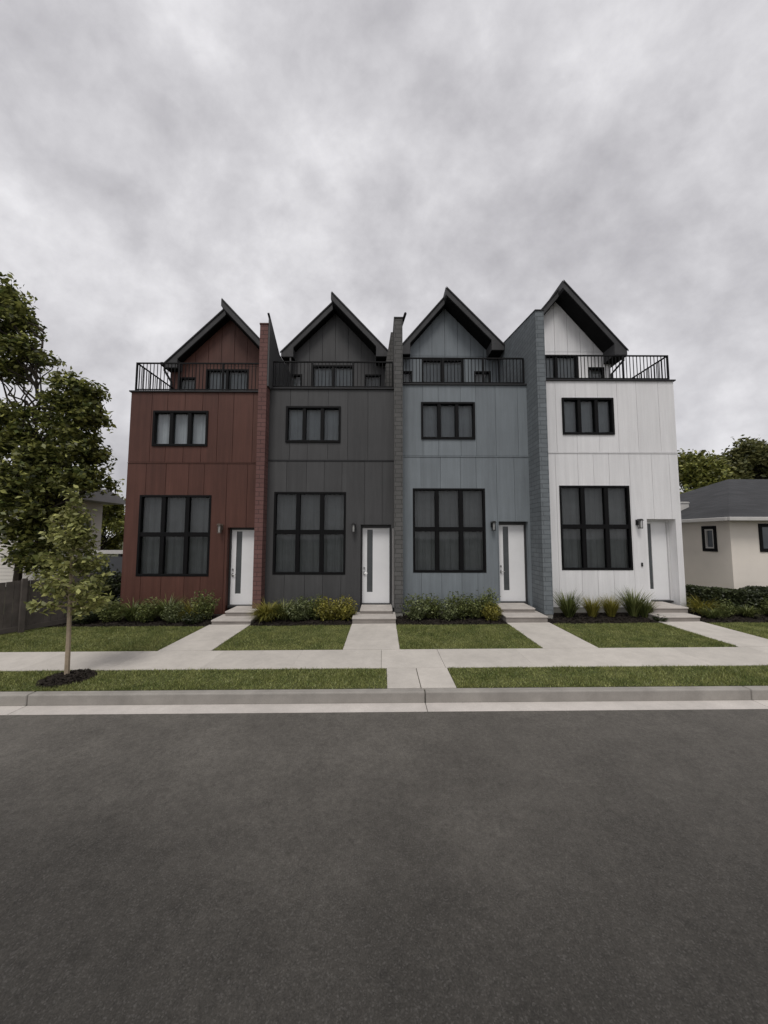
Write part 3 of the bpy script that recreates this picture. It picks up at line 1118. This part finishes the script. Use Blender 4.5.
def big_tree(name, label, base, fork_z, clumps, leaf, ntw_per, per, spread, mat, r0, cat='tree', group=None, extra=()):
    T = thing(name, label, cat, base, group)
    tk = MB()
    bx, by, bz = base
    tops = max(c[0][2] for c in clumps)
    axis_top = (sum(c[0][0] for c in clumps) / len(clumps), sum(c[0][1] for c in clumps) / len(clumps), bz + (tops - bz) * .75)
    add_limb(tk, (bx, by, bz - .1), (bx, by, bz + fork_z), r0, r0 * .75, .02)
    add_limb(tk, (bx, by, bz + fork_z), axis_top, r0 * .75, r0 * .10, .06, 6)
    V, F, nv = [], [], 0
    for (c, rad, k) in clumps:
        tw, lv = clump_points(c, rad, int(ntw_per * k), per, spread)
        zf = bz + fork_z + max(0, (c[2] - bz - fork_z)) * (random.uniform(.15, .5) if c[2] - bz < 7.5 else random.uniform(.62, .85))
        t = (zf - bz - fork_z) / max(.1, axis_top[2] - bz - fork_z)
        s0 = (bx + (axis_top[0] - bx) * t, by + (axis_top[1] - by) * t, zf)
        add_limb(tk, s0, c, r0 * .30, r0 * .08, .10, 5)
        for q in tw[::6]:
            add_limb(tk, c, tuple(q), r0 * .11, r0 * .02, .10, 3)
        v, f = leaf_quads(lv, rng.uniform(.65, 1.25, len(lv)) * leaf, .25)
        V.append(v)
        F.append(f + nv)
        nv += len(v)
    for p, q, ra, rb in extra:
        add_limb(tk, p, q, ra, rb, .06, 5)
    tk.build('trunk', M['bark'], T, base)
    raw_mesh('crown', np.concatenate(V), np.concatenate(F), mat, T, base)
    return T


# large maple beyond the fence on the left
MC = []
for px, pz, pr, k in ((-15.0, 11.6, .70, 1.0), (-14.4, 11.0, .50, .9), (-14.05, 10.4, .30, .5), (-15.8, 11.0, .95, .9), (-15.1, 10.2, .55, .8), (-13.75, 9.45, .34, .55),
                      (-14.25, 9.3, .50, .8), (-15.0, 8.7, .55, .8), (-15.9, 9.2, .8, .8), (-13.15, 9.1, .16, .25), (-14.4, 8.6, .4, .5),
                      (-11.75, 7.75, .52, 1.0), (-12.1, 7.2, .42, .8), (-11.2, 7.7, .36, .6), (-11.5, 6.9, .58, 1.0), (-11.1, 6.75, .33, .5), (-12.2, 6.3, .42, .8),
                      (-11.5, 6.0, .52, .9), (-11.15, 5.3, .48, .8), (-11.95, 5.3, .62, 1.1), (-11.0, 4.6, .30, .5), (-12.9, 5.3, .6, .9),
                      (-13.3, 4.5, .90, 1.1), (-14.2, 5.6, .75, 1.0), (-15.0, 6.1, .6, .7), (-15.6, 4.6, 1.1, 1.0), (-15.9, 7.0, .6, .6),
                      (-12.3, 4.3, .70, 1.0), (-11.6, 4.3, .42, .7), (-14.3, 3.9, 1.0, 1.1), (-13.2, 3.3, .8, 1.0), (-12.6, 3.1, .5, .8), (-13.2, 2.3, .55, .8), (-10.6, 4.15, .2, .3),
                      (-13.0, 1.5, .5, .8), (-13.6, 2.6, .45, .7), (-12.6, 1.9, .4, .6), (-12.5, 1.2, .4, .6), (-14.4, 6.7, .6, .9), (-15.1, 7.1, .5, .8), (-13.4, 6.0, .5, .8), (-13.3, 6.9, .35, .5)):
    for s in (-1, 1):
        MC.append(((px + random.uniform(-.1, .1), 3.0 + s * random.uniform(.2, .55) * (.5 + pr), pz + random.uniform(-.1, .1)),
                   (pr, pr * .9, pr * .85), k * max(.4, pr) * 1.15))
big_tree('maple_tree', 'big dark green maple rising behind the wooden fence at the left', (-13.7, 3.2, gz(-13.7)), 2.2, MC, .205, 50, 15, .12,
         M['leaf_maple'], .14,
         extra=[((-13.9, 3.0, 6.0), (-14.6, 2.8, 8.4), .05, .02), ((-13.8, 3.0, 6.4), (-13.2, 2.7, 8.1), .04, .012), ((-14.6, 2.8, 7.4), (-15.4, 2.8, 8.2), .025, .01),
                ((-13.9, 3.0, 7.2), (-13.4, 2.9, 7.9), .02, .006), ((-14.1, 2.9, 7.5), (-13.9, 2.8, 8.6), .02, .006)])


# young street tree in the verge
def young_tree():
    b = (-5.06, -4.27, gz(-5.06))
    T = thing('young_tree', 'slender young street tree with pale trunk in a mulch ring on the verge', 'tree', b)
    tk = MB()
    add_limb(tk, (b[0], b[1], b[2] - .02), (b[0] - .03, b[1], 1.2), .036, .026, .006, 4)
    add_limb(tk, (b[0] - .03, b[1], 1.2), (b[0] - .10, b[1], 2.85), .026, .006, .012, 6)
    C = []
    for i in range(40):
        z0 = random.uniform(.86, 2.55)
        a = random.uniform(0, 2 * math.pi)
        t = (z0 - .86) / 1.7
        ln = (.60 - .40 * t) * random.uniform(.7, 1.15)
        x0 = b[0] - .03 - .07 * t
        p = Vector((x0, b[1], z0))
        rise = random.uniform(.05, .45) + .25 * t
        q = p + Vector((math.cos(a) * ln, math.sin(a) * ln * .9, rise * ln + random.uniform(-.06, .1)))
        add_limb(tk, p, q, .011, .003, .08, 4)
        m = int(46 + 86 * ln)
        for k in range(m):
            s = random.uniform(.22, 1.06)
            o = p.lerp(q, s)
            C.append((o.x + random.gauss(0, .055), o.y + random.gauss(0, .055), o.z + random.gauss(0, .05) - .02))
    for k in range(150):
        s = random.uniform(0, 1)
        C.append((b[0] - .1 + random.gauss(0, .06), b[1] + random.gauss(0, .06), 2.4 + .62 * s))
    C = np.array(C)
    v, f = leaf_quads(C, rng.uniform(.06, .125, len(C)), .3, .55)
    tk.build('trunk', M['bark_young'], T, b)
    raw_mesh('crown', v, f, M['leaf_young'], T, b)


young_tree()

# ------------------------------------------------------------------ shrubs
SG = 'shrubs in the beds along the house fronts'


def blade_plant(name, n, length, width, lean, mat, upright=.0):
    """arching strap leaves from one crown, the outer ones bent right over"""
    V, F = [], []
    for i in range(n):
        a = random.uniform(0, 2 * math.pi)
        r0 = random.uniform(0, .10)
        ln = length * random.uniform(.45, 1.1)
        th = R(4) + (lean * R(62)) * random.uniform(0, 1) ** .8          # tilt from vertical at the root
        bend = R(85) * random.uniform(.3, 1.1) * (1 - upright)
        w = width * random.uniform(.7, 1.2)
        dx, dy = math.cos(a), math.sin(a)
        tw = random.uniform(-.5, .5)
        b = len(V)
        seg = 5
        rad, z = r0, 0.0
        for s in range(seg + 1):
            t = s / seg
            ww = w * (1 - t ** 2 * .94) * .5
            px, py = -dy * math.cos(tw) + dx * math.sin(tw), dx * math.cos(tw) + dy * math.sin(tw)
            V.append((dx * rad + px * ww, dy * rad + py * ww, max(.01, z)))
            V.append((dx * rad - px * ww, dy * rad - py * ww, max(.01, z)))
            ang = th + bend * t ** 1.5
            rad += ln / seg * math.sin(ang)
            z += ln / seg * math.cos(ang)
        for s in range(seg):
            F.append((b + 2 * s, b + 2 * s + 1, b + 2 * s + 3, b + 2 * s + 2))
    return raw_mesh(name, np.array(V), np.array(F), mat)


def leafy_bush(name, h, w, n, leaf, mat, stems=26):
    C, V0, F0 = [], None, None
    sm = MB()
    for i in range(stems):
        a = random.uniform(0, 2 * math.pi)
        r = w * math.sqrt(random.uniform(0, 1))
        q = Vector((math.cos(a) * r, math.sin(a) * r, h * random.uniform(.5, 1.05) * (1 - .35 * (r / w) ** 2)))
        p = Vector((q.x * .25, q.y * .25, 0))
        for k in range(n // stems):
            s = random.uniform(.18, 1.03)
            o = p.lerp(q, s)
            C.append((o.x + random.gauss(0, .045), o.y + random.gauss(0, .045), max(.02, o.z + random.gauss(0, .03))))
    C = np.array(C)
    v, f = leaf_quads(C, rng.uniform(.6, 1.2, len(C)) * leaf, 0.0, .5)
    return raw_mesh(name, v, f, mat)


proto = {
    'lily': blade_plant('daylily_clump', 480, .66, .024, .62, M['leaf_green'], -.45),
    'gold': blade_plant('golden_grass_clump', 620, .60, .020, .66, M['leaf_yellow'], -.55),
    'goldbush': leafy_bush('golden_leafy_shrub', .60, .34, 1700, .072, M['leaf_yellow'], 46),
    'pale': leafy_bush('variegated_shrub', .62, .34, 1700, .070, M['leaf_grey'], 44),
    'bush': leafy_bush('leafy_shrub', .68, .36, 1900, .068, M['leaf_green'], 48),
    'dark': leafy_bush('low_dark_shrub', .45, .38, 1500, .070, M['leaf_dark'], 40),
    'spike': blade_plant('spiky_shrub', 380, .88, .024, .45, M['leaf_green'], .35),
    'goldspike': blade_plant('upright_golden_grass', 420, .74, .018, .34, M['leaf_yellow'], .2),
}
used = set()


def plant(kind, x, y, s, label, cat='shrub', sz=1.0, rot=None):
    p = proto[kind]
    if kind in used:
        o = p.copy()
        col.objects.link(o)
    else:
        o = p
        used.add(kind)
    o.location = (x, y, gz(x))
    o.scale = (s, s, s * sz)
    o.rotation_euler = (0, 0, random.uniform(0, 6.28) if rot is None else rot)
    tag(o, label, cat, SG)
    return o


# red house bed
plant('dark', -7.70, -.75, 1.15, 'low dark green shrub in the corner between fence end and red house')
plant('bush', -7.15, -.70, 1.0, 'rounded green shrub under the left jamb of the red house big window')
plant('lily', -6.62, -.62, 1.05, 'strappy green clump below the left third of the red house window')
plant('bush', -6.15, -.75, .92, 'bushy green shrub below the middle of the red house window')
plant('lily', -5.75, -.55, 1.1, 'tall strappy clump against the red cladding below the window centre', sz=1.1)
plant('pale', -5.42, -.80, .85, 'small grey green shrub at the front edge of the red house bed')
plant('gold', -5.12, -.52, 1.0, 'yellow green arching clump under the right jamb of the red house window')
plant('bush', -4.78, -.55, 1.0, 'tallest shrub of the red house bed, beside its door steps', sz=1.18)
plant('dark', -4.85, -.95, .75, 'low shrub in front of the tall one by the red house steps')
# charcoal house bed
plant('gold', -3.02, -.72, 1.12, 'golden arching clump at the foot of the red brick fin')
plant('lily', -2.62, -.60, 1.0, 'green strappy clump beside the golden one near the red brick fin')
plant('pale', -2.20, -.72, 1.05, 'pale variegated shrub in the middle of the charcoal house bed')
plant('bush', -1.80, -.55, .95, 'dark leafy shrub right of the pale variegated one before the charcoal house')
plant('goldbush', -1.48, -.70, 1.05, 'yellow green leafy shrub second from the charcoal house steps')
plant('goldbush', -1.02, -.66, 1.05, 'rounded golden leafy shrub beside the charcoal house steps')
# blue house bed
plant('pale', .88, -.70, 1.1, 'grey green shrub at the foot of the dark brick fin beside blue house')
plant('bush', 1.33, -.55, .98, 'rounded leafy shrub second from the dark brick fin')
plant('pale', 1.72, -.75, .9, 'pale leafy shrub in the middle of the blue house bed')
plant('bush', 2.05, -.60, 1.05, 'green leafy shrub under the middle of the blue house window')
plant('bush', 2.46, -.58, .95, 'green leafy shrub under the right part of the blue house window')
plant('goldbush', 2.84, -.82, .8, 'low yellow green shrub nearest the blue house steps')
plant('bush', 2.86, -.48, .95, 'leafy green shrub behind the low yellow one by the blue house steps', sz=1.2)
# white house bed
plant('spike', 5.02, -.55, .88, 'tall spiky green plant at the left of the white house bed')
plant('goldspike', 5.68, -.52, .82, 'yellow upright grass beside the tall spiky plant at the white house')
plant('goldspike', 6.20, -.50, .86, 'yellow upright grass nearer the right jamb of the white house window')
plant('spike', 6.82, -.50, .92, 'wide spiky green plant near the white house wall lamp')
plant('spike', 7.02, -.62, .66, 'shorter spiky plant overlapping the wide one by white house')
plant('dark', 7.12, -1.02, .5, 'low dark shrub touching the white house lower step', sz=.75)
# beside the bungalow
plant('gold', 8.83, -.35, .95, 'yellow green clump at the right corner of the white house', sz=1.15)
plant('lily', 8.65, -.78, .62, 'low strappy green clump right of the white house lower step')
plant('bush', 9.15, -.62, .7, 'small green shrub in front of the left end of the bungalow hedge')
plant('bush', 10.5, -.62, .8, 'green shrub in front of the hedge near the picture edge')
plant('lily', 9.75, -.66, .62, 'strappy clump in front of the middle of the bungalow hedge')

# clipped hedge before the bungalow
def hedge():
    n = 60000
    x = rng.uniform(8.85, 16.0, n)
    y = rng.uniform(-.42, .35, n)
    z = .05 + rng.uniform(0, 1, n) ** .7 * (.61 + .05 * np.sin(x * 2.3) + .03 * np.sin(x * 7.1))
    edge = np.minimum((y + .42), .67 - z)
    keep = (edge < .16) | (rng.uniform(0, 1, n) < .3)
    c = np.stack([x, y, z + .00734 * x], 1)[keep]
    v, f = leaf_quads(c, rng.uniform(.05, .10, len(c)), 0, .55)
    T = thing('hedge', 'dark clipped hedge running along the foot of the cream bungalow', 'hedge', (12.4, 0, gz(12.4)))
    raw_mesh('foliage', v, f, M['leaf_dark'], T, (12.4, 0, gz(12.4)))
    st = MB()
    for k in range(28):
        xx = 8.95 + k * .25
        for q in range(3):
            add_limb(st, (xx, -.03, gz(xx)), (xx + random.uniform(-.15, .15), random.uniform(-.25, .2), .6), .014, .005, .1, 3)
    st.build('stems', M['bark'], T, (12.4, 0, gz(12.4)))


hedge()

# ------------------------------------------------------------------ bungalow on the right
BX0, BX1, BY0, BY1, BEV = 11.62, 24.0, 1.5, 9.6, 2.80
bo = ((BX0 + BX1) / 2, 4, gz(15))
B = thing('bungalow', 'cream stucco bungalow with dark hipped shingle roof right of the white house', 'house', bo)
w1 = (2.02, 2.46, 1.76, 2.54)           # side window: y range, z range
bwm = MB()
for y0, y1, z0, z1 in rect_minus((BY0, BY1, 0.0, BEV), [w1]):
    bwm.box(BX0, BX0 + .2, y0, y1, z0, z1)
w2 = (12.62, 14.1, 1.78, 2.60)
for x0, x1, z0, z1 in rect_minus((BX0 + .201, BX1, 0.0, BEV), [w2]):
    bwm.box(x0, x1, BY0, BY0 + .2, z0, z1)
bwm.box(BX0 + .201, BX1, BY1 - .2, BY1 - .001, 0, BEV)
bwm.box(BX1 - .2, BX1 - .001, BY0 + .201, BY1 - .201, 0, BEV)
bwm.build('wall', M['stucco'], B, bo)
ov = .35
e0x, e1x, e0y, e1y = BX0 - ov, BX1 + ov, BY0 - ov, BY1 + ov
RZ, RY = 4.86, 5.6
r0x, r1x = 15.85, 19.8
rf = MB()
ez = BEV + .05
rf.quad((e0x, e0y, ez), (e1x, e0y, ez), (r1x, RY, RZ), (r0x, RY, RZ))
rf.quad((e0x, e1y, ez), (e0x, e0y, ez), (r0x, RY, RZ))
rf.quad((e1x, e1y, ez), (e0x, e1y, ez), (r0x, RY, RZ), (r1x, RY, RZ))
rf.quad((e1x, e0y, ez), (e1x, e1y, ez), (r1x, RY, RZ))
rf.quad((e0x, e0y, ez - .01), (e0x, e1y, ez - .01), (e1x, e1y, ez - .01), (e1x, e0y, ez - .01))
ro = rf.build('roof', M['shingle'], B, bo)
gt = MB()
gt.box(e0x - .06, e1x + .06, e0y - .08, e0y + .03, ez - .11, ez + .012)
gt.box(e0x - .08, e0x + .03, e0y + .031, e1y, ez - .11, ez + .012)
gt.build('gutter', M['gutter_white'], ro, bo, bevel=.015)
# pale metal flue hood low on the roof's left slope
hd = MB().box(12.15, 12.62, 4.1, 4.5, 3.0, 3.60)
hd.prism([(12.12, 3.602), (12.65, 3.602), (12.58, 3.66), (12.19, 3.66)], 4.07, 4.53)
hd.build('roof_vent', M['gutter_white'], ro, bo)
# windows
fr = MB()
y0, y1, z0, z1 = w1
for a, b, c, d in ((y0 - .05, y0 + .05, z0 - .06, z1 + .06), (y1 - .05, y1 + .05, z0 - .06, z1 + .06), (y0 + .051, y1 - .051, z1 - .05, z1 + .06), (y0 + .051, y1 - .051, z0 - .06, z0 + .05)):
    fr.box(BX0 - .03, BX0 + .10, a, b, c, d)
f1 = fr.build('window', M['frame'], B, bo)
pn = MB()
pn.quad((BX0 + .05, y0, z0), (BX0 + .05, y1, z0), (BX0 + .05, y1, z1), (BX0 + .05, y0, z1))
pn.build('pane', M['darkglass'], f1, bo)
sa = MB()
for a, b, c, d in ((y0 + .051, y0 + .10, z0 + .051, z1 - .051), (y1 - .10, y1 - .051, z0 + .051, z1 - .051), (y0 + .101, y1 - .101, z1 - .10, z1 - .051), (y0 + .101, y1 - .101, z0 + .051, z0 + .10)):
    sa.box(BX0 - .01, BX0 + .045, a, b, c, d)
sa.build('sash', M['gutter_white'], f1, bo)
fr = MB()
x0, x1, z0, z1 = w2
for a, b, c, d in ((x0 - .05, x0 + .05, z0 - .06, z1 + .06), (x1 - .05, x1 + .05, z0 - .06, z1 + .06), (x0 + .051, x1 - .051, z1 - .05, z1 + .06), (x0 + .051, x1 - .051, z0 - .06, z0 + .05)):
    fr.box(a, b, BY0 - .03, BY0 + .10, c, d)
f2 = fr.build('window', M['frame'], B, bo)
pn = MB()
pn.quad((x0, BY0 + .05, z0), (x1, BY0 + .05, z0), (x1, BY0 + .05, z1), (x0, BY0 + .05, z1))
pn.build('pane', M['darkglass'], f2, bo)

# trees behind the bungalow
TG = 'trees behind the bungalow'


def round_tree(name, label, base, h, w, mat, leaf, n, dens=26, group=TG):
    C = []
    for i in range(n):
        a = random.uniform(0, 2 * math.pi)
        t = random.uniform(0, 1)
        z = base[2] + h * (.28 + .68 * t)
        rad = w * (1 - .75 * abs(t - .38) ** 1.5 * 1.9) * math.sqrt(random.uniform(.1, 1))
        cr = w * random.uniform(.26, .42)
        C.append(((base[0] + math.cos(a) * max(.1, rad), base[1] + math.sin(a) * max(.1, rad), z), (cr, cr, cr * .75), 1.0))
    return big_tree(name, label, base, h * .25, C, leaf, dens, 11, cr * .20, mat, .16, group=group)


round_tree('leafy_tree', 'yellow green bushy tree behind the bungalow roof, next to the white house', (22.0, 14.5, gz(22)), 7.9, 2.5, M['leaf_far'], .27, 34, 44)
round_tree('leafy_tree', 'olive green tree in the middle behind the bungalow ridge', (24.4, 15.5, gz(24)), 8.2, 2.0, M['leaf_far'], .27, 28, 44)
round_tree('leafy_tree', 'tall dark tree behind the bungalow at the right picture edge', (26.6, 14.0, gz(25)), 9.0, 2.3, M['leaf_fardark'], .27, 38, 48)
round_tree('leafy_tree', 'dark tree partly out of frame right of the bungalow ridge', (30.0, 15.0, gz(25)), 8.6, 2.6, M['leaf_fardark'], .30, 24, 40)

# ------------------------------------------------------------------ left: fence, neighbour house, far trees
fa, fb = Vector((-9.75, -4.0, 0)), Vector((-7.92, -.45, 0))
d = (fb - fa)
ln = d.length
d.normalize()
nrm = Vector((d.y, -d.x, 0))
fo = ((fa.x + fb.x) / 2, (fa.y + fb.y) / 2, gz(-8.8))
FT = thing('wooden_fence', 'dark weathered board fence along the lawn left of the red house', 'fence', fo)


def obox(mb, c, hx, hy, z0, z1):
    b = len(mb.v)
    for z in (z0, z1):
        for sx, sy in ((-1, -1), (1, -1), (1, 1), (-1, 1)):
            p = c + d * (sx * hx) + nrm * (sy * hy)
            mb.v.append((p.x, p.y, z))
    mb.f += [tuple(b + i for i in q) for q in ((0, 3, 2, 1), (4, 5, 6, 7), (0, 1, 5, 4), (1, 2, 6, 5), (2, 3, 7, 6), (3, 0, 4, 7))]


bd = MB()
k = 0
s = .07
while s < ln:
    c = fa + d * s
    z = gz(c.x)
    obox(bd, c + nrm * random.uniform(-.004, .004), .064, .011, z + .02 + random.uniform(0, .02), z + 1.21 + random.uniform(-.012, .012))
    s += .138
bd.build('boards', M['fencew'], FT, fo)
for t in (0.02, .34, .66, .985):
    pm = MB()
    c = fa + d * (ln * t) + nrm * .065
    obox(pm, c, .045, .045, gz(c.x) - .1, gz(c.x) + 1.26)
    pm.build('post', M['fencew'], FT, fo)
rl = MB()
for zz in (.10,):
    c = fa + d * (ln / 2) + nrm * .026
    obox(rl, c, ln / 2 - .02, .013, gz(c.x) + zz - .06, gz(c.x) + zz + .05)
rl.build('bottom_rail', M['fencew'], FT, fo)

# grey panel fence with a white rail behind it
go = (-8.9, 2.0, gz(-8.9))
GT = thing('panel_fence', 'grey panel fence with a white top rail between red house and neighbour', 'fence', go)
MB().box(-10.4, -7.83, 2.0, 2.06, gz(-9), 1.50).build('panel', M['greypanel'], GT, go)
MB().box(-10.4, -7.83, 1.95, 2.11, 1.60, 1.72).build('top_rail', M['gutter_white'], GT, go)
for px in (-10.3, -9.1, -7.9):
    MB().box(px - .05, px + .05, 2.061, 2.16, gz(px) - .1, 1.598).build('post', M['greypanel'], GT, go)
plantb = leafy_bush('leafy_shrub', 1.45, .85, 7500, .11, M['leaf_dark'], 110)
plantb.location = (-8.75, .75, gz(-8.7))
tag(plantb, 'big dark shrub filling the corner behind the fence, left of red house', 'shrub')

no = (-16.6, 9, gz(-16.6))
NH = thing('neighbour_house', 'pale sided house with grey roof half hidden behind the maple', 'house', no)
nw = MB()
NX0, NX1, NY0, NY1, NZ = -22.0, -13.8, 5.3, 7.0, 4.0
hole = [(5.85, 6.35, 2.35, 3.25)]
z = 0.0
while z < NZ - .01:
    z2 = min(NZ, z + .16)
    nw.prism([(NY0 - .016, z), (NY0 + .15, z), (NY0 + .15, z2), (NY0 - .004, z2)], NX0, NX1 - .001, 'x')
    for q in rect_minus((NY0 + .151, NY1, z, z2), hole):
        nw.prism([(NX1 + .016, q[2]), (NX1 - .15, q[2]), (NX1 - .15, q[3]), (NX1 + .004, q[3])], q[0], q[1], 'y')
    z = z2
nw.box(-17, NX1 - .151, NY1 - .15, NY1 - .001, 0, NZ)
nw.box(-17.15, -17.001, NY1 - .15, 8.6, 0, NZ)
nw.box(NX0, -17.151, 8.45, 8.6, 0, NZ)
nw.box(NX0 - .15, NX0 - .001, NY0 + .151, 8.6, 0, NZ)
nw.build('wall', M['siding'], NH, no)
nr = MB()
nr.prism([(NY0 - .5, NZ - .05), (6.15, NZ + .42), (NY1 + .45, NZ - .05), (NY1 + .45, NZ - .2), (NY0 - .5, NZ - .2)], -17.2, NX1 + .85, 'x')
nr.prism([(NY0 - .5, NZ - .05), (6.9, NZ + .8), (9.1, NZ - .05), (9.1, NZ - .2), (NY0 - .5, NZ - .2)], NX0 - .4, -17.201, 'x')
nr.build('roof', M['roofgrey'], NH, no)
fr = MB()
for a, b, c, e in ((5.80, 5.88, 2.3, 3.3), (6.32, 6.40, 2.3, 3.3), (5.881, 6.319, 3.2, 3.3), (5.881, 6.319, 2.3, 2.39)):
    fr.box(NX1 - .08, NX1 + .04, a, b, c, e)
wn_ = fr.build('window', M['gutter_white'], NH, no)
MB().quad((NX1 - .05, 5.86, 2.35), (NX1 - .05, 6.34, 2.35), (NX1 - .05, 6.34, 3.25), (NX1 - .05, 5.86, 3.25)).build('pane', M['darkglass'], wn_, no)

round_tree('leafy_tree', 'bright green tree seen in the gap between neighbour house and red house', (-18.2, 12.5, gz(-18)), 5.0, 1.5, M['leaf_far'], .22, 26, 34, group=None)
